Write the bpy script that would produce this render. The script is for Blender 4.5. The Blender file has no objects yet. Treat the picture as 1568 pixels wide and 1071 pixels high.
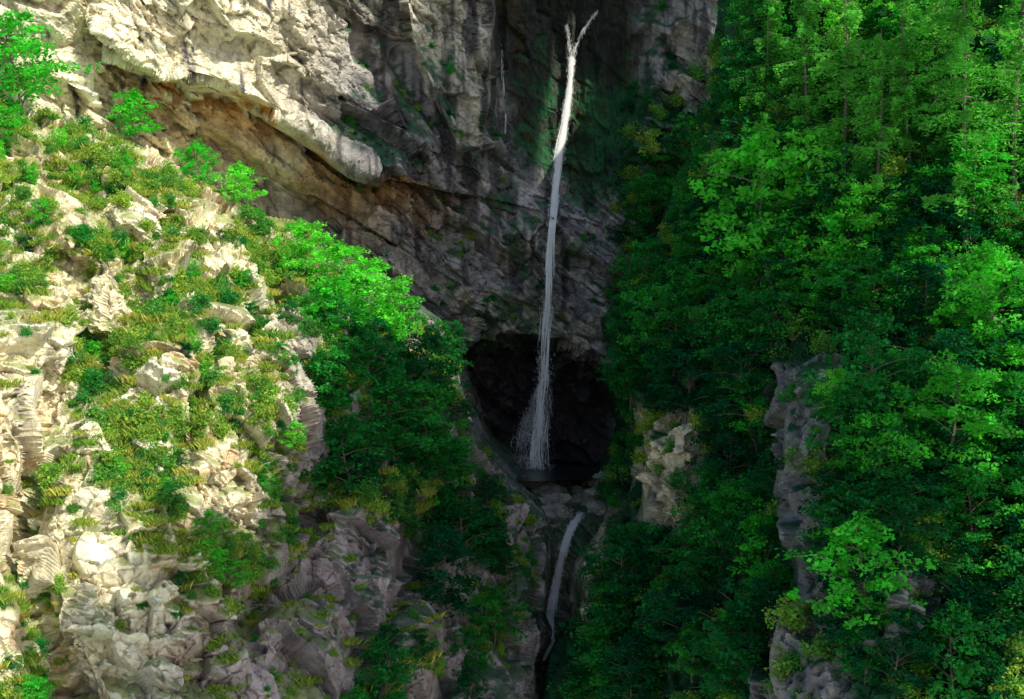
import bpy, numpy as np, math, random
rng=np.random.default_rng(11); random.seed(5)
K=0.7/1568.0
def W(u,v,Y):
    u=np.asarray(u,float);v=np.asarray(v,float);Y=np.asarray(Y,float)
    return np.stack([(u-784)*K*Y,Y+0*u,(535.5-v)*K*Y],-1)
# ---------------- noise ----------------
def hsh(ix,iy,iz,seed):
    h=(ix.astype(np.uint32)*np.uint32(374761393))^(iy.astype(np.uint32)*np.uint32(668265263))^(iz.astype(np.uint32)*np.uint32(2147483647-1640531))^np.uint32((seed*974711+12345)&0xffffffff)
    h^=h>>np.uint32(13);h*=np.uint32(1274126177);h^=h>>np.uint32(16);h*=np.uint32(2246822519);h^=h>>np.uint32(15)
    return h
def h01(h): return (h&np.uint32(0xffffff)).astype(np.float32)/16777216.0
def vn(p,seed=0):
    i=np.floor(p).astype(np.int64);f=(p-i).astype(np.float32);f=f*f*f*(f*(f*6-15)+10)
    r=0
    for dx in(0,1):
        wx=f[...,0] if dx else 1-f[...,0]
        for dy in(0,1):
            wy=f[...,1] if dy else 1-f[...,1]
            for dz in(0,1):
                wz=f[...,2] if dz else 1-f[...,2]
                r=r+wx*wy*wz*h01(hsh(i[...,0]+dx,i[...,1]+dy,i[...,2]+dz,seed))
    return r*2-1
def fbm(p,o=4,seed=0,g=0.5):
    a=1;r=0;s=0
    for k in range(o):
        r=r+a*vn(p*(2.03**k)+k*17.3,seed+k);s+=a;a*=g
    return r/s
def ridged(p,o=4,seed=0,g=0.5):
    a=1;r=0;s=0
    for k in range(o):
        r=r+a*(1-2*np.abs(vn(p*(2.03**k)+k*11.7,seed+k)));s+=a;a*=g
    return r/s
def facet(p,seed=0):
    i=np.floor(p).astype(np.int64)
    d1=np.full(p.shape[:-1],9.,np.float32);d2=d1.copy();hh=np.zeros(p.shape[:-1],np.uint32)
    df=[np.zeros(p.shape[:-1],np.float32) for _ in range(3)]
    for dx in(-1,0,1):
        for dy in(-1,0,1):
            for dz in(-1,0,1):
                h=hsh(i[...,0]+dx,i[...,1]+dy,i[...,2]+dz,seed)
                fx=(h&np.uint32(1023)).astype(np.float32)/1023;fy=((h>>np.uint32(10))&np.uint32(1023)).astype(np.float32)/1023;fz=((h>>np.uint32(20))&np.uint32(1023)).astype(np.float32)/1023
                ax=(p[...,0]-i[...,0]-dx-fx).astype(np.float32);ay=(p[...,1]-i[...,1]-dy-fy).astype(np.float32);az=(p[...,2]-i[...,2]-dz-fz).astype(np.float32)
                d=.4*np.sqrt(ax*ax+ay*ay+az*az)+.75*np.maximum(np.maximum(np.abs(ax),np.abs(ay)),np.abs(az))
                m=d<d1
                d2=np.where(m,d1,np.minimum(d2,d));d1=np.where(m,d,d1);hh=np.where(m,h,hh)
                df[0]=np.where(m,ax,df[0]);df[1]=np.where(m,ay,df[1]);df[2]=np.where(m,az,df[2])
    z=np.zeros_like(hh)
    g=[h01(hsh(hh,z,z,seed+k+50))-0.5 for k in range(4)]
    val=g[3]*.7+2.0*(df[0]*g[0]+df[1]*g[1]+df[2]*g[2])
    return val,d2-d1
def sst(a,b,x):
    t=np.clip((x-a)/(b-a),0,1);return t*t*(3-2*t)
def tps(pts):
    pts=np.array(pts,float);x=pts[:,:2]/500;n=len(x)
    def phi(r): return np.where(r>1e-9,r*r*np.log(r+1e-12),0)
    A=np.zeros((n+3,n+3));A[:n,:n]=phi(np.linalg.norm(x[:,None]-x[None],axis=-1))+np.eye(n)*0.01
    A[:n,n]=1;A[:n,n+1:]=x;A[n,:n]=1;A[n+1:,:n]=x.T
    c=np.linalg.solve(A,np.concatenate([pts[:,2],[0,0,0]]))
    def f(u,v):
        r=c[n]+c[n+1]*u/500+c[n+2]*v/500
        for k in range(n): r=r+c[k]*phi(np.hypot(u/500-x[k,0],v/500-x[k,1]))
        return r
    return f
def segd(u,v,pl):
    best=np.full(u.shape,1e9);side=np.zeros(u.shape)
    for (x0,y0),(x1,y1) in zip(pl[:-1],pl[1:]):
        dx,dy=x1-x0,y1-y0;L=dx*dx+dy*dy+1e-9
        t=np.clip(((u-x0)*dx+(v-y0)*dy)/L,0,1)
        d=np.hypot(u-x0-t*dx,v-y0-t*dy);m=d<best
        best=np.where(m,d,best);side=np.where(m,np.sign((u-x0)*dy-(v-y0)*dx),side)
    return best,side
def sdf(u,v,poly):
    u=np.asarray(u,float);v=np.asarray(v,float)
    poly=list(poly);d,_=segd(u,v,poly+[poly[0]])
    ins=np.zeros(u.shape,bool)
    for (x0,y0),(x1,y1) in zip(poly,poly[1:]+[poly[0]]):
        c=((y0>v)!=(y1>v))&(u<(x1-x0)*(v-y0)/((y1-y0) if y1!=y0 else 1e-9)+x0);ins^=c
    return np.where(ins,d,-d)
def mask(u,v,poly,soft=20,nz=0,amp=0): return sst(-soft,soft,sdf(u,v,poly)+nz*amp)
def norm(a): return a/(np.linalg.norm(a,axis=-1,keepdims=True)+1e-9)
def gnorm(P):
    du=np.gradient(P,axis=1);dv=np.gradient(P,axis=0);n=norm(np.cross(du,dv))
    return np.where((n*P).sum(-1,keepdims=True)>0,-n,n)
def smooth(n,k):
    for _ in range(k):
        m=n.copy();m[1:-1,1:-1]=(n[1:-1,1:-1]*2+n[:-2,1:-1]+n[2:,1:-1]+n[1:-1,:-2]+n[1:-1,2:])/6;n=m
    return n
# ---------------- materials ----------------
def nt(name):
    m=bpy.data.materials.new(name);m.use_nodes=True;t=m.node_tree;t.nodes.clear();return m,t
def rock_mat():
    m,t=nt('limestone');N=t.nodes;L=t.links
    o=N.new('ShaderNodeOutputMaterial');b=N.new('ShaderNodeBsdfPrincipled');b.inputs['Roughness'].default_value=.85
    b.inputs['Specular IOR Level'].default_value=.25
    a=N.new('ShaderNodeAttribute');a.attribute_name='Col'
    tc=N.new('ShaderNodeTexCoord')
    n1=N.new('ShaderNodeTexNoise');n1.inputs['Scale'].default_value=1.3;n1.inputs['Detail'].default_value=6;n1.inputs['Roughness'].default_value=.72
    L.new(tc.outputs['Object'],n1.inputs['Vector'])
    r=N.new('ShaderNodeMapRange');r.inputs[1].default_value=.34;r.inputs[2].default_value=.56;r.inputs[3].default_value=.62;r.inputs[4].default_value=1.15
    L.new(n1.outputs['Fac'],r.inputs[0])
    mx=N.new('ShaderNodeVectorMath');mx.operation='SCALE';L.new(a.outputs['Color'],mx.inputs[0]);L.new(r.outputs[0],mx.inputs['Scale'])
    L.new(mx.outputs[0],b.inputs['Base Color'])
    n2=N.new('ShaderNodeTexNoise');n2.inputs['Scale'].default_value=3.;n2.inputs['Detail'].default_value=6;n2.inputs['Roughness'].default_value=.72
    L.new(tc.outputs['Object'],n2.inputs['Vector'])
    bp=N.new('ShaderNodeBump');bp.inputs['Strength'].default_value=.8;bp.inputs['Distance'].default_value=.28
    L.new(n2.outputs['Fac'],bp.inputs['Height']);L.new(bp.outputs[0],b.inputs['Normal'])
    L.new(b.outputs[0],o.inputs[0]);return m
def leaf_mat(name,c1,c2,tr=.4,pw=1.5):
    m,t=nt(name);N=t.nodes;L=t.links
    o=N.new('ShaderNodeOutputMaterial')
    oi=N.new('ShaderNodeObjectInfo');cr=N.new('ShaderNodeMix');cr.data_type='RGBA'
    cr.inputs[6].default_value=(*c1,1);cr.inputs[7].default_value=(*c2,1)
    pp=N.new('ShaderNodeMath');pp.operation='POWER';pp.inputs[1].default_value=pw
    L.new(oi.outputs['Random'],pp.inputs[0]);L.new(pp.outputs[0],cr.inputs[0])
    a=N.new('ShaderNodeAttribute');a.attribute_name='Col'
    mx=N.new('ShaderNodeVectorMath');mx.operation='MULTIPLY';L.new(cr.outputs[2],mx.inputs[0]);L.new(a.outputs['Color'],mx.inputs[1])
    d=N.new('ShaderNodeBsdfDiffuse');L.new(mx.outputs[0],d.inputs[0])
    s=N.new('ShaderNodeVectorMath');s.operation='MULTIPLY';s.inputs[1].default_value=(1.5,1.6,.8);L.new(mx.outputs[0],s.inputs[0])
    tl=N.new('ShaderNodeBsdfTranslucent');L.new(s.outputs[0],tl.inputs[0])
    ms=N.new('ShaderNodeMixShader');ms.inputs[0].default_value=tr;L.new(d.outputs[0],ms.inputs[1]);L.new(tl.outputs[0],ms.inputs[2])
    L.new(ms.outputs[0],o.inputs[0]);return m
def simple(name,c,r=.8,scale=6):
    m,t=nt(name);N=t.nodes;L=t.links
    o=N.new('ShaderNodeOutputMaterial');b=N.new('ShaderNodeBsdfPrincipled');b.inputs['Roughness'].default_value=r
    n=N.new('ShaderNodeTexNoise');n.inputs['Scale'].default_value=scale;n.inputs['Detail'].default_value=3
    rp=N.new('ShaderNodeValToRGB');rp.color_ramp.elements[0].color=(c[0]*.5,c[1]*.5,c[2]*.5,1);rp.color_ramp.elements[1].color=(c[0]*1.4,c[1]*1.4,c[2]*1.4,1)
    L.new(n.outputs['Fac'],rp.inputs[0]);L.new(rp.outputs[0],b.inputs['Base Color']);L.new(b.outputs[0],o.inputs[0]);return m
MROCK=rock_mat()
MBARK=simple('bark',(.16,.13,.10))
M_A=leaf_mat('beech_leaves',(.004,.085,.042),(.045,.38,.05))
M_B=leaf_mat('sunny_beech_leaves',(.06,.50,.05),(.18,.66,.08),.45)  # brighter beech greens, sunlight painted into the leaf colour
M_L=leaf_mat('larch_needles',(.12,.46,.08),(.20,.58,.12),.5)
M_S=leaf_mat('shrub_leaves',(.03,.28,.06),(.34,.50,.08),.4,1.1)
M_G=leaf_mat('grass_blades',(.22,.38,.06),(.50,.48,.11))
# ---------------- mesh helper ----------------
def mkmesh(name,verts,faces_list,mats,matidx=None,col=None,smooth_=False):
    me=bpy.data.meshes.new(name)
    nf=sum(len(f) for f in faces_list);nl=sum(f.size for f in faces_list)
    me.vertices.add(len(verts));me.vertices.foreach_set('co',np.asarray(verts,np.float32).ravel())
    me.loops.add(nl);me.polygons.add(nf)
    li=np.concatenate([f.ravel() for f in faces_list]).astype(np.int32)
    tot=np.concatenate([np.full(len(f),f.shape[1]) for f in faces_list]).astype(np.int32)
    st=np.concatenate([[0],np.cumsum(tot)[:-1]]).astype(np.int32)
    me.loops.foreach_set('vertex_index',li);me.polygons.foreach_set('loop_start',st);me.polygons.foreach_set('loop_total',tot)
    if matidx is not None: me.polygons.foreach_set('material_index',np.asarray(matidx,np.int32))
    me.polygons.foreach_set('use_smooth',np.full(nf,smooth_))
    for m in mats: me.materials.append(m)
    if col is not None:
        a=me.color_attributes.new('Col','FLOAT_COLOR','POINT')
        c=np.ones((len(verts),4),np.float32);c[:,:3]=col;a.data.foreach_set('color',c.ravel())
    me.update(calc_edges=True);me.validate();return me
def addobj(name,me,parent=None,loc=(0,0,0),rot=(0,0,0),sc=(1,1,1)):
    o=bpy.data.objects.new(name,me);o.location=loc;o.rotation_euler=rot;o.scale=sc
    bpy.context.scene.collection.objects.link(o)
    if parent: o.parent=parent
    return o
def gridfaces(nv,nu,keep=None):
    i=np.arange(nv*nu).reshape(nv,nu)
    f=np.stack([i[:-1,:-1],i[1:,:-1],i[1:,1:],i[:-1,1:]],-1).reshape(-1,4)
    if keep is not None: f=f[keep.ravel()]
    return f
def strata(P,ang,la,lc,ly):
    c,s=math.cos(ang),math.sin(ang)
    x=P[...,0]*c-P[...,2]*s; z=P[...,0]*s+P[...,2]*c
    return np.stack([x/la,P[...,1]/ly,z/lc],-1)
def lerp(a,b,m): return a*(1-m[...,None])+np.array(b)*m[...,None]
class Sheet: pass
def build(name,u0,u1,v0,v1,step,dep,disp,colr,outline=None,skirt=60):
    nu=int((u1-u0)/step)+1;nv=int((v1-v0)/step)+1
    U,V=np.meshgrid(np.linspace(u0,u1,nu),np.linspace(v0,v1,nv))
    D=dep(U,V);P=W(U,V,D)
    nb=gnorm(P);n=smooth(nb,25);d=norm(n*.55-norm(P)*.7)
    Hl,Hh,ex=disp(P,U,V);keep=None;ro=1
    if outline:
        so=sdf(U,V,outline);ro=.25+.75*sst(-14,12,so);keep=(so>-np.where(V<250,min(skirt,22),skirt) if skirt<60 else so>-60)[:-1,:-1]
    Hl=smooth(Hl,1)*ro
    P1=P+d*Hl[...,None]
    face=np.abs((smooth(gnorm(P1),2)*norm(P1)).sum(-1));ff=sst(.12,.42,smooth(face,2))
    P2=P1+d*(Hh*ff*ro)[...,None]
    n2=gnorm(P2);n3=smooth(n2,4)
    C,veg=colr(P2,U,V,n3,ex)
    me=mkmesh(name,P2.reshape(-1,3),[gridfaces(nv,nu,keep)],[MROCK],col=np.clip(C,0,1).reshape(-1,3))
    o=addobj(name,me)
    s=Sheet();s.P=P2;s.U=U;s.V=V;s.n=n3;s.veg=veg;s.u0=u0;s.v0=v0;s.su=(u1-u0)/(nu-1);s.sv=(v1-v0)/(nv-1);s.nu=nu;s.nv=nv
    return s
def at(s,u,v):
    j=int(np.clip(round((u-s.u0)/s.su),0,s.nu-1));i=int(np.clip(round((v-s.v0)/s.sv),0,s.nv-1));return s.P[i,j]
GRN=(.02,.11,.04)
# ================= BACK CLIFF =================
fA=tps([(-200,-150,100),(0,0,106),(250,0,111),(450,50,116),(560,100,123),(680,50,124),(680,200,126),(800,50,135),(880,100,139),(950,150,137),(1060,60,134),(1250,0,132),(1100,230,134),(500,300,122),(600,400,123),(750,300,129),(850,350,132),(650,480,126),(800,480,131),(920,480,132),(800,640,137),(720,620,133),(900,620,136),(850,712,138),(300,300,121),(0,300,114),(1200,600,130),(400,600,125),(100,700,120),(1250,400,130)])
OV=[(100,-60),(150,50),(200,95),(250,125),(330,140),(390,165),(430,190),(500,232),(545,262),(580,270)]
OV2=[(190,130),(260,185),(340,215),(430,270),(480,300)]
OV3=[(240,20),(320,55),(400,70),(450,110),(520,150)]
CAVE=[(660,540),(700,522),(770,512),(850,520),(910,545),(960,590)]
BUT=[(598,-80),(615,60),(640,120),(690,235),(740,215),(758,150),(750,-80)]
CHAN=[(755,-90),(755,120),(765,215),(800,260),(850,270),(900,330),(940,270),(985,170),(985,-90)]
RTOP=[(1000,-90),(1000,60),(1030,120),(1090,170),(1150,180),(1250,120),(1250,-90)]
MOSR=[(905,120),(1000,130),(1130,190),(1200,500),(1000,560),(935,450),(930,330),(890,250)]
def depA(U,V):
    w=fbm(np.stack([U/110,V/110,U*0],-1),2,3)*14
    D=fA(U,V)
    u=U+w;v=V+w*.7
    for pl,h,fall,u_a in((OV,4.6,60,110),(OV2,2.2,35,190),(OV3,1.6,30,200)):
        d,s=segd(u,v,pl);sd=d*s;g=sst(u_a,u_a+90,u)
        up=sst(-10,14,sd)
        D=D-g*h*up*np.exp(-np.maximum(sd-20,0)/130.)+g*h*.5*(1-up)*np.exp(-np.maximum(-sd,0)/fall)
    D=D-4*mask(u,v,[(-300,-200),(90,-200),(150,60),(260,200),(300,300),(-300,200)],60)
    d,s=segd(u,v,CAVE);low=sst(-8,14,-d*s)
    D=D+3.4*low*sst(780,680,v)*np.exp(-d/200)-1.8*(1-low)*np.exp(-d/70)
    D=D-4*mask(u,v,BUT,14)+3.0*mask(u,v,CHAN,22)
    D=D-2.5*np.exp(-(((u-872)/30)**2+((v-585)/45)**2))
    for pl,wd,dd in(([(618,90),(650,150),(690,235)],9,2.0),([(700,235),(760,330),(830,400)],8,1.2),([(560,60),(600,170),(640,240)],10,1.8),([(752,-80),(762,100),(745,200)],9,2.0)):
        d,_=segd(u,v,pl);D=D+dd*np.exp(-(d/wd)**2)
    floor=11.2/((np.clip(V,712,740)-535.5)*K)
    floor=floor-(V>740)*(np.minimum(V-740,60)*.10+np.maximum(V-740,0)*.02)
    t=sst(706,716,V+w*.3)
    return D*(1-t)+floor*t
def dispA(P,U,V):
    q=P+.6*np.stack([vn(P/5,81),vn(P/5,82),vn(P/5,83)],-1)+.15*np.stack([vn(P/1.3,84),vn(P/1.3,85),vn(P/1.3,86)],-1)
    f1,e1=facet(strata(q,.62,8,3.4,5),1);f2,e2=facet(strata(q,.68,3.2,1.2,2.2),2);f3,e3=facet(strata(q,.68,1.1,.42,.8),3)
    lam=vn(strata(q,.66,9,.7,6),9)
    low=fbm(P/12,3,4);am=.35+.65*sst(-.25,.3,fbm(P/7,2,14))
    wet=mask(U,V,CHAN,30)
    vert=fbm(np.stack([P[...,0]/1.1,P[...,1]/6,P[...,2]/7],-1),4,31)
    Hl=1.4*low*(1-.7*mask(U,V,RTOP,20))+(1-wet*.7)*1.9*f1
    Hh=(1-wet*.7)*am*(.9*f2+.36*f3+.34*lam-.15*np.exp(-e3*22)-.2*np.exp(-e2*30))+wet*1.5*vert+.3*fbm(P/.9,4,6)
    fl=sst(712,722,V)*sst(743,735,V);k=(1-.93*fl)*(1-.3*sst(735,745,V))
    return Hl*k,Hh*k,(f1,f2,f3,lam)
def colA(P,U,V,n,ex):
    f1,f2,f3,lam=ex
    nz=fbm(P/6,4,21);nf=fbm(P/1.5,4,22);w=nz*40
    u=U+w*.8;v=V+nf*25
    c=np.zeros(U.shape+(3,))+np.array([.36,.335,.355])
    c=lerp(c,(.56,.52,.50),sst(-.1,.5,fbm(strata(P,.65,8,1.5,6),4,23)))
    c=lerp(c,(.34,.23,.13),.55*sst(.15,.5,fbm(P/4+7,3,24)))
    streak=fbm(np.stack([P[...,0]/.8,P[...,1]/3,P[...,2]/7],-1),4,25)
    c=lerp(c,(.075,.07,.08),.8*sst(.0,.25,streak))
    c=lerp(c,(1.,.91,.70),.95*sst(640,380,u+v*.3)*sst(.55,.25,streak))  # sunlit brightness of the upper left painted into the rock as cream
    d,s=segd(u,v,OV);under=sst(0,12,-d*s)*np.exp(-d/55)*sst(120,200,U);c=lerp(c,(.60,.29,.08),np.clip(under*1.3,0,1)*sst(-.5,.1,nf))
    c=lerp(c,(.68,.63,.52),.9*mask(u,v,BUT,14)*sst(.35,-.2,streak))
    c=lerp(c,(.50,.48,.42),.7*mask(u,v,RTOP,14)*sst(.3,-.2,streak))
    c=lerp(c,(.66,.60,.47),.85*mask(u,v,[(660,440),(730,440),(930,500),(930,530),(840,530),(720,520),(690,500)],12)*sst(-.4,.2,nf))
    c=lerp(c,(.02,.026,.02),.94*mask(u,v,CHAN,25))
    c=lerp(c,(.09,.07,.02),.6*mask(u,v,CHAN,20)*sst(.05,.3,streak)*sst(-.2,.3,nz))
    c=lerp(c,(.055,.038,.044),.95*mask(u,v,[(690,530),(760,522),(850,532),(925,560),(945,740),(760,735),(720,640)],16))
    c=lerp(c,(.30,.26,.20),.75*sst(728,750,V+nf*25+nz*12))
    mos=sst(.25,.65,n[...,2]+.5*nz+.25*nf+.1)*sst(350,560,u)*.85
    mos=np.maximum(mos,mask(u,v,MOSR,30)*sst(-.5,-.1,nf+.3*nz))
    mos=np.maximum(mos,.9*mask(u,v,[(825,60),(860,120),(850,220),(835,270),(815,230)],12)*sst(-.2,.2,nf))
    mos=np.maximum(mos,.9*mask(u,v,[(700,180),(760,120),(760,260),(690,260),(650,200)],20)*sst(-.1,.3,nf))
    mos=np.maximum(mos,.8*sst(.08,.38,fbm(P/3,4,29))*sst(600,700,u)*sst(230,300,v))
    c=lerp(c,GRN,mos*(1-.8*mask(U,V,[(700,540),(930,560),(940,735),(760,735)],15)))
    c=c*(.92+.2*lam)[...,None]*(1+.2*f2+.2*f3)[...,None]
    return c,mos
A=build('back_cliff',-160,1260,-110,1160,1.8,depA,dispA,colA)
# ================= LEFT SLOPE =================
OB=[(-400,90),(0,150),(100,185),(200,228),(300,290),(400,345),(450,352),(520,400),(600,455),(655,500),(690,560),(705,630),(735,690),(780,738),(825,785),(842,830),(828,900),(822,1000),(790,1250),(-400,1250)]
fB=tps([(0,1071,66),(-200,1200,60),(-200,600,70),(200,1000,71),(450,1000,79),(600,1000,86),(780,1000,97),(0,700,74),(200,700,78),(450,700,85),(600,700,95),(700,700,102),(0,400,86),(200,450,87),(350,450,92),(500,480,98),(640,520,104),(0,180,100),(200,230,103),(400,350,106),(850,820,105),(330,850,77),(450,880,84)])
def depB(U,V):
    w=fbm(np.stack([U/80,V/80,U*0+3],-1),2,43)*18
    D=fB(U,V)
    s=sdf(U+w,V+w*.5,OB)
    D=D+2.5*sst(30,0,s)+np.clip(-s,0,8)*.3+np.clip(-s-8,0,400)*1.1
    for pl,wd,dd in(([(120,420),(150,560),(80,640),(60,760),(20,860)],30,5),([(480,560),(500,700),(450,860),(380,960)],26,4),([(10,700),(40,900),(100,1071)],26,3),([(640,820),(600,960),(560,1080)],24,3.5),([(260,330),(230,420),(200,520)],26,3.),([(330,520),(300,640),(240,760)],24,2.5),([(60,260),(160,330),(200,400)],22,2.5),([(420,430),(390,520),(400,600)],20,2.5)):
        d,_=segd(U+w,V+w*.5,pl);D=D+dd*np.exp(-(d/wd)**2)
    return D
def dispB(P,U,V):
    q=P+.5*np.stack([vn(P/4,181),vn(P/4,182),vn(P/4,183)],-1)+.1*np.stack([vn(P/1.,184),vn(P/1.,185),vn(P/1.,186)],-1)
    f1,e1=facet(strata(q,.15,3.6,4.6,3.8),61);f2,e2=facet(strata(q,.22,1.6,1.9,1.7),62);f3,e3=facet(strata(q,.22,.75,.42,.65),63)
    low=fbm(P/7,3,64);am=.5+.5*sst(-.2,.35,fbm(P/5,2,67))
    sh=sst(430,560,U+np.maximum(V-800,0)*.8)
    lam=vn(strata(q,.25,7,.6,5),68)
    Hl=1.7*low+2.1*f1
    Hh=(1-.3*sh)*am*(1.*f2+.4*f3+.34*lam-.14*np.exp(-e3*22)-.18*np.exp(-e2*30))+.26*fbm(P/1.,4,66)
    return Hl,Hh,(f1,f2,f3,lam)
VB=[
 [(-160,140),(120,180),(330,290),(450,330),(640,470),(690,560),(560,520),(450,470),(420,640),(330,560),(220,470),(130,420),(-160,480)],
 [(480,500),(690,540),(760,700),(860,800),(860,1000),(700,980),(760,880),(640,780),(560,800),(480,760)],
 [(100,420),(230,420),(330,560),(430,640),(470,700),(340,680),(250,560),(180,650),(120,590)],
 [(-160,880),(50,900),(60,1100),(-160,1160)],[(180,650),(260,650),(260,820),(140,800)],[(560,1000),(700,980),(760,1160),(540,1160)],[(60,730),(140,730),(140,780),(60,780)],[(400,700),(470,700),(460,800),(420,860)],[(280,850),(480,820),(470,900),(330,930)]]
def vegB(U,V,P):
    nz=fbm(P/3,4,71);g=np.zeros(U.shape)
    for p in VB: g=np.maximum(g,mask(U,V,p,35,nz,60))
    return g*sst(-.35,.12,nz+.02)
def colB(P,U,V,n,ex):
    f1,f2,f3,lam=ex;nz=fbm(P/5,4,72);nf=fbm(P/1.2,4,73)
    c=np.zeros(U.shape+(3,))+np.array([.94,.83,.60])
    c=lerp(c,(1.,.93,.72),sst(-.1,.4,nz))
    c=lerp(c,(.62,.40,.18),.6*sst(.08,.42,fbm(P/2.2,4,74)))
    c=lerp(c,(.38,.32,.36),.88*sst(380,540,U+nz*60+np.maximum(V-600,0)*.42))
    st=fbm(np.stack([P[...,0]/.5,P[...,1]/2,P[...,2]/3.5],-1),4,75);c=lerp(c,(.22,.20,.18),.5*sst(.13,.45,st))
    g=vegB(U,V,P)
    mos=np.maximum(g*sst(.0,.35,n[...,2]+.4*nf),sst(.45,.7,n[...,2]+.3*nf+.1)*.8)
    mos=np.maximum(mos,.75*sst(650,800,U+nz*80)*sst(-.1,.2,nf+.2*nz))
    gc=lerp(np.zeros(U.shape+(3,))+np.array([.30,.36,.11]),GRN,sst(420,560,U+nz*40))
    c=c*(1-mos[...,None])+gc*mos[...,None]
    c=c*(.95+.15*lam)[...,None]*(1+.15*f2+.15*f3)[...,None]
    return c,g
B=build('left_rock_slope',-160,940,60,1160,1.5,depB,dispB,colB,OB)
# ================= RIGHT SLOPE =================
OC=[(1125,-300),(1118,100),(1090,250),(1020,400),(960,500),(965,600),(985,660),(950,720),(935,780),(912,850),(885,930),(855,1010),(825,1250),(2400,1250),(2400,-300)]
fC=tps([(1600,1100,66),(1300,1000,73),(1100,1000,83),(900,1000,98),(1600,600,80),(1350,600,84),(1230,700,84),(1150,700,90),(1100,600,94),(960,600,106),(1600,200,90),(1350,200,93),(1150,200,100),(1000,420,108),(1600,-100,96),(1200,-50,101),(1050,750,95),(950,760,104),(2000,600,76),(2000,0,90),(2000,1100,60)])
def depC(U,V):
    w=fbm(np.stack([U/80,V/80,U*0+9],-1),2,93)*20
    D=fC(U,V);s=sdf(U+w,V+w*.5,OC)
    D=D+2.5*sst(30,0,s)+np.clip(-s,0,8)*.3+np.clip(-s-8,0,400)*1.1
    D=D-4*mask(U+w*.5,V+w*.3,[(1195,560),(1260,545),(1330,620),(1400,760),(1400,1200),(1180,1200),(1185,1000),(1235,860),(1190,700)],30)
    D=D-3*mask(U+w*.5,V+w*.3,[(990,640),(1050,650),(1060,790),(1000,810),(985,740)],18)
    return D
def dispC(P,U,V):
    q=P+.5*np.stack([vn(P/2.5,191),vn(P/2.5,192),vn(P/2.5,193)],-1)
    f1,e1=facet(strata(q,.1,3.2,4,3.2),91);f2,e2=facet(strata(q,.2,1.4,1.3,1.3),92);f3,e3=facet(strata(q,.2,.6,.5,.6),94);rd=ridged(P/3,4,99)
    return 2.4*fbm(P/8,3,94)+1.5*f1,.9*f2+.3*f3+.2*rd+.3*fbm(P/.8,4,95),(f1,f2,rd)
RC=[[(975,620),(1065,635),(1080,730),(1055,840),(980,840)],[(1180,560),(1268,545),(1280,700),(1265,900),(1310,1000),(1180,1010),(1225,860),(1185,720)],[(1320,890),(1440,880),(1450,980),(1340,1000)],[(890,760),(930,760),(935,830),(910,900),(935,960),(885,960)],[(1190,940),(1310,960),(1300,1160),(1160,1160)]]
def rockC(U,V,P):
    nz=fbm(P/3,4,96);g=np.zeros(U.shape)
    for p in RC: g=np.maximum(g,mask(U,V,p,14,nz,30))
    return g
def colC(P,U,V,n,ex):
    f1,f2,rd=ex;nf=fbm(P/1.2,4,97);nz=fbm(P/4,3,98)
    c=np.zeros(U.shape+(3,))+np.array([.26,.255,.25])
    c=lerp(c,(.84,.72,.50),sst(1110,1060,U)*.85)
    c=lerp(c,(.1,.1,.1),.6*sst(.0,.4,nf))
    r=rockC(U,V,P)*sst(.7,.4,n[...,2]+.25*nf)
    c=c*r[...,None]+np.array(GRN)*.8*(1-r[...,None])
    c=c*(.8+.3*sst(-.4,.3,rd))[...,None]*(1+.3*f2)[...,None]
    return c,1-rockC(U,V,P)
C=build('right_wooded_slope',800,2050,-70,1160,2.2,depC,dispC,colC,OC,skirt=59)
# ================= VEGETATION PROTOTYPES =================
def tube(pts,rad,sides=6):
    pts=np.array(pts);n=len(pts);d=norm(np.gradient(pts,axis=0));ref=np.array([.3,.9,.1])
    a=norm(np.cross(d,ref));b=np.cross(d,a);th=np.linspace(0,2*np.pi,sides,endpoint=False)
    V=pts[:,None]+np.array(rad)[:,None,None]*(a[:,None]*np.cos(th)[None,:,None]+b[:,None]*np.sin(th)[None,:,None])
    i=np.arange(n*sides).reshape(n,sides);j=np.roll(i,-1,1)
    F=np.stack([i[:-1],j[:-1],j[1:],i[1:]],-1).reshape(-1,4);return V.reshape(-1,3),F
def leaves(cen,size,flat,asp,r):
    n=len(cen)
    ax=r.normal(size=(n,3));ax[:,2]*=.45;ax=norm(ax)
    nm=r.normal(size=(n,3))*(1-flat);nm[:,2]+=flat*1.6;nm=norm(nm);sd=norm(np.cross(ax,nm))
    s=(size*r.uniform(.6,1.4,n))[:,None]
    v=np.stack([cen-ax*s*.5,cen+sd*s*asp*.5,cen+ax*s*.5,cen-sd*s*asp*.5],1)
    return v.reshape(-1,3),np.arange(4*n).reshape(n,4)
def assemble(name,tubes,cen,cb,size,flat,asp,lm,r):
    Vs=[];Fs=[];off=0
    for v,f in tubes: Vs.append(v);Fs.append(f+off);off+=len(v)
    nb=sum(len(f) for f in Fs)
    lv,lf=leaves(cen,size,flat,asp,r)
    col=np.ones((off,3));lc=np.repeat(cb,4,0)
    Vs.append(lv);Fs.append(lf+off)
    allF=np.concatenate(Fs)
    return mkmesh(name,np.concatenate(Vs),[allF],[MBARK,lm],np.concatenate([np.zeros(nb),np.ones(len(lf))]),np.concatenate([col,lc]))
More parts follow.
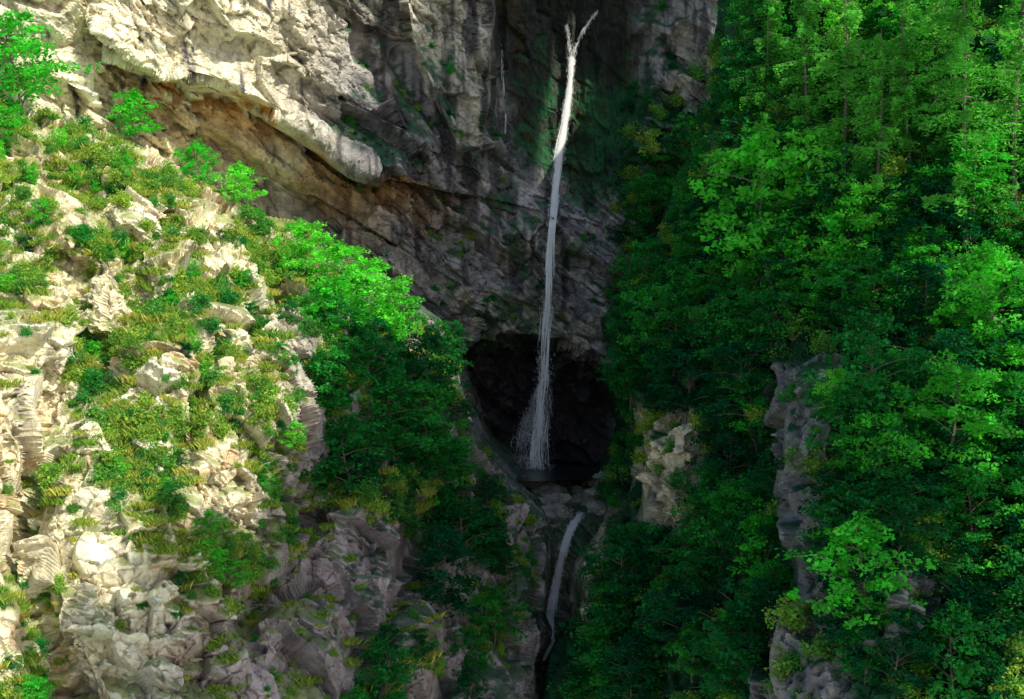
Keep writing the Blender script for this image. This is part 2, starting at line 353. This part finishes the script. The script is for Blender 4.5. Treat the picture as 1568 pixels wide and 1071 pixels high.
def broadleaf(seed,H=6.5,R=3.1,nl=24,per=32,lm=M_A):
    r=np.random.default_rng(seed);T=[]
    tz=np.linspace(-1.2,H*.9,8);tp=np.stack([.3*np.sin(tz*.7+seed),.25*np.cos(tz*.5+seed),tz],-1)
    T.append(tube(tp,np.linspace(.12,.03,8),6));cen=[];cb=[]
    for k in range(nl):
        f=(k+r.uniform(0,1))/nl;z=H*(.06+.86*f);az=k*2.4+r.uniform(-.5,.5)
        L=R*(math.sin(math.pi*min(1,(f*.72+.26)))**.6)*r.uniform(.5,1.2)+.25
        base=np.array([np.interp(z,tz,tp[:,0]),np.interp(z,tz,tp[:,1]),z])
        dr=np.array([math.cos(az),math.sin(az),0]);t=np.linspace(0,1,5)[:,None]
        up=r.uniform(.3,.9)
        pts=base+dr*L*t+np.array([0,0,1])*L*(up*t-.35*t*t)
        T.append(tube(pts,np.linspace(.045,.01,5),3))
        side=np.array([-dr[1],dr[0],0])
        for q in range(r.integers(4,8)):
            tt=r.uniform(.3,1.05);c0=base+dr*L*tt+np.array([0,0,L*(up*tt-.35*tt*tt)])+side*r.normal()*.32*L*(.4+tt*.6)+np.array([0,0,r.normal()*.2])
            n=int(per*r.uniform(.5,1.3));rad=r.uniform(.35,.8)
            a=r.uniform(0,2*np.pi,n);rr=rad*np.sqrt(r.uniform(0,1,n))
            p=c0+np.stack([np.cos(a)*rr,np.sin(a)*rr,r.normal(size=n)*.14-.25*rr],-1)
            cen.append(p);g=r.uniform(.55,1.4);cb.append(np.stack([g*r.uniform(.7,1.4,n),g*r.uniform(.85,1.15,n),g*r.uniform(.7,1.2,n)],-1))
    return assemble('tree_mesh',T,np.concatenate(cen),np.concatenate(cb),.28,.45,.62,lm,r)
def larch(seed,H=12.,R=2.5,lm=M_L):
    r=np.random.default_rng(seed);T=[];cen=[];cb=[]
    tz=np.linspace(-1,H,10);tp=np.stack([.12*np.sin(tz*.5+seed),.1*np.cos(tz*.4),tz],-1);T.append(tube(tp,np.linspace(.13,.02,10),6))
    nb=66
    for k in range(nb):
        f=(k+r.uniform())/nb;z=H*(.02+.97*f);az=r.uniform(0,6.28);L=(R*(1-f)**.75+.2)*r.uniform(.5,1.25)
        dr=np.array([math.cos(az),math.sin(az),0]);t=np.linspace(0,1,5)[:,None];base=np.array([0,0,z])
        fn=lambda t:base+dr*L*t+np.array([0,0,1])*L*(.05*t-.45*t*t+.25*t**3)
        T.append(tube(fn(t),np.linspace(.03,.008,5),3))
        n=int(70*L+25);tt=r.uniform(.12,1.05,n)[:,None];side=np.array([-dr[1],dr[0],0])
        p=fn(tt)+side*r.normal(size=(n,1))*.2*L*(1.1-tt)+np.stack([r.normal(size=n)*.06,r.normal(size=n)*.06,-np.abs(r.normal(size=n))*.32],-1)
        cen.append(p);g=r.uniform(.6,1.25);cb.append(np.tile([[g,g,g*.9]],(n,1))*r.uniform(.8,1.2,(n,1)))
    return assemble('larch_mesh',T,np.concatenate(cen),np.concatenate(cb),.24,.1,.35,lm,r)
def shrub(seed,R=1.,n=900,lm=M_S,size=.19,flat=.15,asp=.65):
    r=np.random.default_rng(seed);T=[];cen=[];cb=[]
    for k in range(14):
        a=r.uniform(0,6.28);e=r.uniform(.2,1.45);L=R*r.uniform(.5,1.2)
        tip=np.array([math.cos(a)*math.cos(e),math.sin(a)*math.cos(e),math.sin(e)])*L
        T.append(tube(np.linspace([0,0,-.2],tip,4)+r.normal(size=(4,3))*.03,np.linspace(.03,.008,4),3))
        for q in range(4):
            c=tip*r.uniform(.5,1.05)+r.normal(size=3)*.16*R;m=n//56;rad=.2*R
            p=c+r.normal(size=(m,3))*np.array([rad,rad,rad*.75]);cen.append(p);g=r.uniform(.6,1.3)
            cb.append(np.stack([g*r.uniform(.7,1.4,m),g*r.uniform(.85,1.15,m),g*np.ones(m)],-1))
    return assemble('shrub_mesh',T,np.concatenate(cen),np.concatenate(cb),size,flat,asp,lm,r)
def tuft(seed):
    r=np.random.default_rng(seed);n=120
    a=r.uniform(0,6.28,n);b=np.stack([r.normal(size=n)*.28,r.normal(size=n)*.28,np.zeros(n)-.05],-1)
    L=r.uniform(.2,.6,n)[:,None];d=norm(np.stack([np.cos(a)*.5,np.sin(a)*.5,np.ones(n)],-1));s=np.stack([-np.sin(a),np.cos(a),0*a],-1)*.022
    tip=b+d*L+np.stack([np.cos(a),np.sin(a),-.1*np.ones(n)],-1)*L*.25;mid=b+d*L*.6
    v=np.stack([b-s,b+s,mid+s,tip,mid-s],1).reshape(-1,3)
    col=np.repeat(r.uniform(.6,1.4,(n,1))*np.ones((1,3)),5,0)
    return mkmesh('tuft_mesh',v,[np.arange(5*n).reshape(n,5)],[M_G],None,col)
BL=[broadleaf(s) for s in(1,2,3,4,5)]+[broadleaf(6,8,2.7,28),broadleaf(7,5.5,3.3,22)]
BB=[broadleaf(s,lm=M_B) for s in(41,42,43)]
LA=[larch(s) for s in(11,12,13)]
SH=[shrub(s) for s in(21,22,23,24)];SD=[shrub(s,lm=M_A) for s in(25,26)];TU=[tuft(s) for s in(31,32,33)]
def empty(n):
    e=bpy.data.objects.new(n,None);bpy.context.scene.collection.objects.link(e);return e
OPEN=[[(560,-80),(1100,-80),(1090,150),(1010,330),(925,480),(925,700),(700,600),(690,540),(560,300)],
      [(700,560),(930,540),(930,710),(905,770),(925,800),(905,860),(868,960),(860,1110),(815,1110),(825,940),(838,860),(828,790),(760,720)]]
RK=[[(985,650),(1050,655),(1055,790),(995,800)],[(1200,590),(1245,580),(1250,850),(1270,940),(1215,940),(1235,860)],[(905,775),(925,775),(925,820),(905,890),(925,950),(900,950)]]
def blocked(p,h,r,polys):
    pts=np.array([[0,.1],[-.8,.5],[.8,.5],[0,.55],[-.5,.85],[.5,.85],[0,1]])
    X=p[0]+pts[:,0]*r;Z=p[2]+pts[:,1]*h
    u=784+X/(K*p[1]);v=535.5-Z/(K*p[1])
    return any((sdf(u,v,q)>0).any() for q in polys)
def place(name,meshes,p,sc,parent=None,lean=.12,sz=None):
    me=random.choice(meshes)
    return addobj(name,me,parent,tuple(p),(random.gauss(0,lean),random.gauss(0,lean),random.uniform(0,6.28)),(sc,sc,(sz or sc*random.uniform(.85,1.15))))
def crown(name,s,u,v,px,meshes=BL,R=3.1,H=6.5,parent=None,fw=0):
    Y=at(s,u,v)[1];sc=px*K*Y/(2*R);hp=H*sc*.6/(K*Y)
    p=at(s,u,v+hp).copy()
    if p[1]>Y+6: p=at(s,u,v).copy()
    p[1]-=fw
    return place(name,meshes,p,sc,parent)
def scatter(s,w,n,fn):
    w=w.copy().astype(float);w[w<0.03]=0
    area=(s.P[...,1]/100)**2;cw=np.cumsum((w*area).ravel());r=rng.uniform(0,cw[-1],n);idx=np.searchsorted(cw,r)
    for k in idx:
        i,j=divmod(int(k),s.nu);fn(s.P[i,j],s.U[i,j],s.V[i,j])
# --- right forest ---
F=empty('hillside_forest')
UC,VC=C.U,C.V
wC=C.veg*(sdf(UC,VC,OC)>-6)*(UC<1660)*(VC<1150)*np.where((VC<330)&(UC>1180),.5,1)
def fnf(p,u,v):
    sc=random.uniform(.4,.9)
    if blocked(p,6.5*sc,3*sc,OPEN+RK): 
        sc*=.5
        if blocked(p,6.5*sc,3*sc,OPEN+RK): return
    k=random.random();ms=BL
    if k<(.24 if u>1250 else .08) and u>1080: ms=BB
    place('tree',ms,p+np.array([0,.3,-.4]),sc,F)
scatter(C,wC,400,fnf)
US=empty('forest_undergrowth')
def sh_open(parent,lo,hi,polys,ms=SH):
    def f(p,u,v):
        sc=random.uniform(lo,hi)
        if polys and blocked(p,1.1*sc,sc,polys): return
        place('shrub',ms,p,sc,parent)
    return f
scatter(C,(wC+.5*(1-C.veg)*(UC<1650))*(sdf(UC,VC,OC)>-6),420,sh_open(US,.4,1.1,OPEN))
sdC=sdf(UC,VC,OC);scatter(C,((sdC>-22)&(sdC<6)&(VC>60)&(VC<1100)&(C.veg>.5)).astype(float),260,sh_open(US,.45,.95,OPEN[1:],SD+SH[:1]))
for (u,v,px) in [(1190,310,190),(1240,260,120),(1150,400,110),(1175,270,100)]: crown('beech_tree',C,u,v,px,BB,fw=1.5)
for (u,v,px) in [(1520,460,170),(1420,640,170),(1330,680,120),(1540,560,120),(1300,330,110),(1480,250,120)]: crown('beech_tree',C,u,v,px,BB,fw=1.5)
for (u,v,px) in [(1040,500,120),(1050,570,130),(980,880,130),(1090,800,130),(1110,640,110),(960,980,140)]:
    crown('beech_tree',C,u,v,px)
for (u,vb,h,fw) in [(1165,235,290,1),(1275,270,370,2),(1470,330,430,1.5),(1380,250,330,1),(1545,280,400,1),(1230,200,260,1),(1430,180,300,1),(1330,330,300,1.5)]:
    p=at(C,u,vb)-np.array([0,fw,.5]);sc=h*K*p[1]/12.;place('larch_tree',LA,p,sc,None,.03,sc)
# --- left slope ---
for (u,v,px) in [(560,560,130),(600,620,150),(540,690,120),(650,640,120),(690,730,110),(640,750,130),(720,810,110),(680,880,130),(640,560,90),(600,1050,130),(760,930,90),(510,600,110)]:
    crown('beech_tree',B,u,v,px)
for (u,v,px) in [(520,415,110),(570,440,110),(615,470,90),(470,380,90),(530,470,120),(590,500,100)]: crown('beech_tree',B,u,v,px,BB)
LS=empty('slope_shrubs')
wB=B.veg*(sdf(B.U,B.V,OB)>-4)*(B.V<1130)
scatter(B,wB,950,lambda p,u,v:sh_open(LS,.25,.9 if v<800 else .7,OPEN[1:])(p,u,v))
def fnl(p,u,v):
    sc=random.uniform(.28,.55)
    if not blocked(p,6.5*sc,3*sc,OPEN[1:]): place('tree',BL,p-np.array([0,0,.3]),sc,LS)
scatter(B,wB*(B.U>470)*(B.V>470),90,fnl)
def fns(p,u,v):
    sc=random.uniform(.13,.3);place('tree',BB+BL[:3],p-np.array([0,0,.2]),sc,LS)
scatter(B,wB*(B.U<500),110,fns)
scatter(B,(.04+.15*(B.n[...,2]>.45))*(sdf(B.U,B.V,OB)>0)*(B.V<1130),240,sh_open(LS,.2,.5,OPEN[1:]))
GT=empty('grass')
scatter(B,(B.veg+.25*(B.n[...,2]>.4))*(B.U<660)*(sdf(B.U,B.V,OB)>-5)*(B.V<1130),1700,lambda p,u,v:place('tuft',TU,p,random.uniform(.4,1.1),GT))
for (u,v,px) in [(205,165,60),(30,90,110),(0,60,90),(315,235,55),(120,130,40),(10,150,80),(360,280,60)]:
    crown('birch_tree',B,u,v+20,px,BB)
# --- back cliff plants ---
CS=empty('cliff_shrubs')
wA=A.veg*((A.U>520)&(A.V<520)&(A.U<1180))*(1-.9*mask(A.U,A.V,CHAN,10))
scatter(A,wA,320,lambda p,u,v:place('shrub',SD+SH[:2],p,random.uniform(.3,.8)*(1.3 if u>930 else .6),CS))
scatter(A,((A.U>990)&(A.U<1150)&(A.V>230)&(A.V<560)).astype(float),45,lambda p,u,v:place('tree',BL,p,random.uniform(.35,.7),CS))
# --- boulders round the pool outlet ---
def boulder(seed):
    r=np.random.default_rng(seed);n=24
    th,ph=np.meshgrid(np.linspace(0,2*np.pi,n*2,endpoint=False),np.linspace(.02,np.pi-.02,n))
    p=np.stack([np.sin(ph)*np.cos(th),np.sin(ph)*np.sin(th),np.cos(ph)],-1)
    f,e=facet(p*1.6+seed*3.1,seed);p=p*(1+.35*f+.12*fbm(p*3+seed,3,seed))[...,None]*np.array([1.2,1,.75])
    i=np.arange(n*2*n).reshape(n,2*n);j=np.roll(i,-1,1)
    F_=np.stack([i[:-1],i[1:],j[1:],j[:-1]],-1).reshape(-1,4)
    return mkmesh('boulder_mesh',p.reshape(-1,3),[F_,i[0][None,::-1],i[-1][None]],[MROCK],None,np.tile([[.46,.42,.35]],(n*2*n,1))*r.uniform(.7,1.1))
BO=[boulder(k) for k in(1,2,3)]
for (u,v,sc_) in [(838,757,1.1),(850,775,1.4),(846,795,1.2),(903,760,1.2),(915,778,.9),(872,768,.5),(862,750,.5),(885,748,.5),(780,738,.9),(800,741,.6),(820,744,.8),(925,745,1.0),(868,790,.5),(905,738,.6),(840,738,.4)]:
    p=at(A,u,v)-np.array([0,.3,.1]);addobj('boulder',random.choice(BO),None,tuple(p),(random.uniform(-.4,.4),random.uniform(-.4,.4),random.uniform(0,6)),(sc_,)*3)
# ================= WATER =================
mw,t=nt('falling_water');N=t.nodes;L=t.links
o=N.new('ShaderNodeOutputMaterial');d=N.new('ShaderNodeBsdfDiffuse');d.inputs[0].default_value=(.97,.97,.98,1)
tl=N.new('ShaderNodeBsdfTranslucent');tl.inputs[0].default_value=(.97,.97,.98,1);m1=N.new('ShaderNodeMixShader');m1.inputs[0].default_value=.25
L.new(d.outputs[0],m1.inputs[1]);L.new(tl.outputs[0],m1.inputs[2]);L.new(m1.outputs[0],o.inputs[0])
fallpts=[]
def strands(name,path,s,n,freefall=True,seed=1,drops=0,hwm=(.015,.05),lats=.38):
    r=np.random.default_rng(seed);path=np.array(path,float);M=160;T=np.linspace(0,len(path)-1,M);ix=range(len(path))
    u,v,w,dn=[np.interp(T,ix,path[:,k]) for k in range(4)]
    kern=np.ones(13)/13;u=np.convolve(np.pad(u,6,'edge'),kern,'valid')+.8*np.sin(v/23.+seed)
    dn=dn*(1+.45*np.sin(v/13.+seed*2)+.25*np.sin(v/5.3))
    Y=[];cur=1e9
    for a,b,c in zip(u,v,w):
        y=min(at(s,a+q,b+q2)[1] for q in(-c/2,0,c/2) for q2 in(-4,0,4))-.3
        if freefall: cur=min(cur,y);y=cur
        Y.append(y)
    Y=np.array(Y);Y=np.convolve(np.pad(Y,4,'edge'),np.ones(9)/9,'valid')-.15
    fallpts.append((v,W(u,v,Y)))
    Vv=[];Ff=[];off=0;cd=np.cumsum(dn);cd/=cd[-1]
    for k in range(n):
        a=int(np.searchsorted(cd,r.uniform()));m=int(r.uniform(6,30));b=min(M,a+m);a=max(0,a-2);m=b-a
        if m<4: continue
        sl=slice(a,b);lat=np.clip(r.normal()*lats,-1.1,1.1)+.12*np.sin(np.linspace(0,r.uniform(1,5),m)+r.uniform(0,6))
        c=W(u[sl]+lat*w[sl]*.5,v[sl],Y[sl]+r.uniform(-.25,.1))
        hw=r.uniform(*hwm)*np.sin(np.linspace(.1,math.pi-.1,m))**.7
        yaw=r.uniform(-.6,.9);dr=np.array([math.cos(yaw),math.sin(yaw),0])
        Vv.append(np.stack([c-dr*hw[:,None],c+dr*hw[:,None]],1).reshape(-1,3))
        i=np.arange(m-1)*2+off;Ff.append(np.stack([i,i+1,i+3,i+2],-1));off+=2*m
    if drops:
        a=np.minimum(np.searchsorted(cd,r.uniform(size=drops)),M-1);lat=r.normal(size=drops)*.6
        c=W(u[a]+lat*w[a]*.5,v[a]+r.uniform(-3,3,drops),Y[a]+r.uniform(-.5,.3,drops))
        sz=r.uniform(.005,.013,(drops,1));ln=sz*r.uniform(3,16,(drops,1));x=np.array([[1,0,0]]);z=np.array([[0,0,1]])
        Vv.append(np.stack([c-x*sz,c-z*ln,c+x*sz,c+z*ln],1).reshape(-1,3));Ff.append(np.arange(4*drops).reshape(drops,4)+off)
    me=mkmesh(name,np.concatenate(Vv),[np.concatenate(Ff)],[mw]);return addobj(name,me)
wf=empty('waterfall')
parts=[strands('main_fall',[(876,90,7,1.6),(874,120,7,1.6),(868,160,8,1.6),(863,200,10,1.5),(857,235,11,1.2),(851,280,11,.7),(846,330,13,.42),(842,400,15,.3),(838,470,17,.24),(834,540,19,.27),(830,600,20,.36),(826,660,24,.55),(820,718,40,.8)],A,640,True,1,17000,(.012,.042)),
strands('left_lip',[(868,38,5,.6),(872,60,6,.8),(876,95,8,1)],A,36,False,2,260),
strands('right_lip',[(916,18,4,.5),(905,30,6,.7),(893,50,6,.9),(880,75,7,.9),(876,100,8,1)],A,60,False,3,400),
strands('fan_left',[(826,590,5,.6),(812,630,16,.8),(800,670,26,.8),(794,714,36,.9)],A,120,False,4,2500,(.008,.022),.5),
strands('fan_right',[(838,575,6,.5),(842,600,10,.4),(838,640,14,.3),(836,712,18,.4)],A,30,False,5,400,(.01,.022)),
strands('side_trickle',[(768,70,3,.7),(771,120,4,.7),(774,180,4,.5),(774,210,4,.3)],A,16,False,6,60,(.01,.02)),
strands('lower_cascade',[(890,786,12,.7),(876,808,11,1),(865,838,11,1),(855,872,12,1),(849,905,12,1),(843,940,15,1),(839,975,18,1),(836,1012,24,1)],A,480,False,7,7000)]
for p in parts: p.parent=wf
# pool
mpw,t=nt('pool_water');N=t.nodes;L=t.links
o=N.new('ShaderNodeOutputMaterial');b=N.new('ShaderNodeBsdfPrincipled');b.inputs['Base Color'].default_value=(.008,.016,.018,1);b.inputs['Roughness'].default_value=.3
n=N.new('ShaderNodeTexNoise');n.inputs['Scale'].default_value=1.5;n.inputs['Detail'].default_value=4;bp=N.new('ShaderNodeBump');bp.inputs['Strength'].default_value=.6;bp.inputs['Distance'].default_value=.3
L.new(n.outputs['Fac'],bp.inputs['Height']);L.new(bp.outputs[0],b.inputs['Normal']);L.new(b.outputs[0],o.inputs[0])
zp=-10.6;th=np.linspace(0,2*np.pi,60,endpoint=False)
rad=1+.12*np.sin(3*th+1)+.08*np.sin(5*th)
pv=np.stack([4.0+6.5*rad*np.cos(th),127+8.5*rad*np.sin(th),np.full(60,zp)],-1)
addobj('pool',mkmesh('pool',pv,[np.arange(60)[None]],[mpw]))
MG=simple('valley_gravel',(.5,.5,.44),.9,.05)  # unseen pale plane added to bounce sunlight into the shaded gorge
g=np.array([[-1500,-2500,-70],[1500,-2500,-70],[1500,1500,-70],[-1500,1500,-70]],float)
addobj('ground',mkmesh('ground',g,[np.array([[0,1,2,3]])],[MG]))
# ================= SUN / ADDED SHADOW BLOCKERS / SKY =================
s=np.array([.55,-.6,.6]);s/=np.linalg.norm(s);h=math.hypot(s[0],s[1])
av=np.array([-s[1],s[0],0])/h;bv=np.cross(s,av);bv*=np.sign(bv[2])
fv,fp=fallpts[0];sun_slot=[(float(p@av),float(p@bv)) for p in fp[fv<300][::6]]  # slot through the added slab, aimed so sun reaches the upper fall
d0=np.array(sun_slot[0])-np.array(sun_slot[-1]);sun_slot=[tuple(np.array(sun_slot[0])+d0*2.)]+sun_slot
def blocker(name,poly,t0,cell=.8,amp=5,seed=1,cut=None):  # unseen slab added off-frame, outlined by the shadow it should cast
    poly=np.array(poly);a0,b0=poly.min(0)-6;a1,b1=poly.max(0)+6
    na=int((a1-a0)/cell);nb=int((b1-b0)/cell);Aa,Bb=np.meshgrid(np.linspace(a0,a1,na),np.linspace(b0,b1,nb))
    q=np.stack([Aa,Bb,Aa*0],-1)
    sd=sdf(Aa,Bb,[tuple(p) for p in poly])+amp*fbm(q/6,3,seed)*.7+2.2*fbm(q/1.6,3,seed+5)
    if cut is not None:
        dc,_=segd(Aa,Bb,cut);sd=np.minimum(sd,dc-1.8)
    f0,_=facet(q/5,seed);T=t0+5*fbm(q/15,3,seed+9)+2*f0+np.maximum(sd,0)*.15
    P=Aa[...,None]*av+Bb[...,None]*bv+T[...,None]*s
    keep=(sd[:-1,:-1]>0)
    n_=nb*na;f=gridfaces(nb,na,keep);back=P-s*2.0*np.clip(sd,0.1,3)[...,None]
    V=np.concatenate([P.reshape(-1,3),back.reshape(-1,3)]);F2=np.concatenate([f,f[:,::-1]+n_])
    col=np.tile([[.45,.43,.4]],(len(V),1));addobj(name,mkmesh(name,V,[F2],[MROCK],None,col))
blocker('mountain_ridge',[(62,98),(64,92),(72,76),(69,69),(74,62),(80,57),(84,50),(92,44),(112,44),(112,98)],95,seed=3,cell=.7,cut=sun_slot)
blocker('mountain_ridge',[(24,18),(30,27),(39,32),(47,35),(53,43),(60,46),(68,45),(79,50),(80.5,46),(76.5,40),(73.5,31),(70.5,24),(65,14),(58,4),(40,2)],55,seed=8,amp=4)
sun=bpy.data.lights.new('sun','SUN');sun.energy=5;sun.angle=math.radians(.5);sun.color=(1,.95,.77)
so=bpy.data.objects.new('sun',sun);bpy.context.scene.collection.objects.link(so)
from mathutils import Vector
so.rotation_euler=Vector(tuple(-s)).to_track_quat('-Z','Y').to_euler()
w=bpy.data.worlds.new('World');bpy.context.scene.world=w;w.use_nodes=True
N=w.node_tree.nodes;bg=N['Background'];sk=N.new('ShaderNodeTexSky');sk.sky_type='NISHITA';sk.sun_disc=False
sk.sun_elevation=math.asin(s[2]);sk.sun_rotation=math.atan2(s[0],s[1]);w.node_tree.links.new(sk.outputs[0],bg.inputs[0]);bg.inputs[1].default_value=.15
cam=bpy.data.cameras.new('camera');cam.sensor_width=36;cam.lens=36/.7;cam.clip_end=2000;cam.clip_start=.5
co=bpy.data.objects.new('camera',cam);co.rotation_euler=(math.pi/2,0,0);bpy.context.scene.collection.objects.link(co);bpy.context.scene.camera=co
sc=bpy.context.scene;sc.view_settings.view_transform='Standard';sc.view_settings.look='None';sc.view_settings.exposure=0
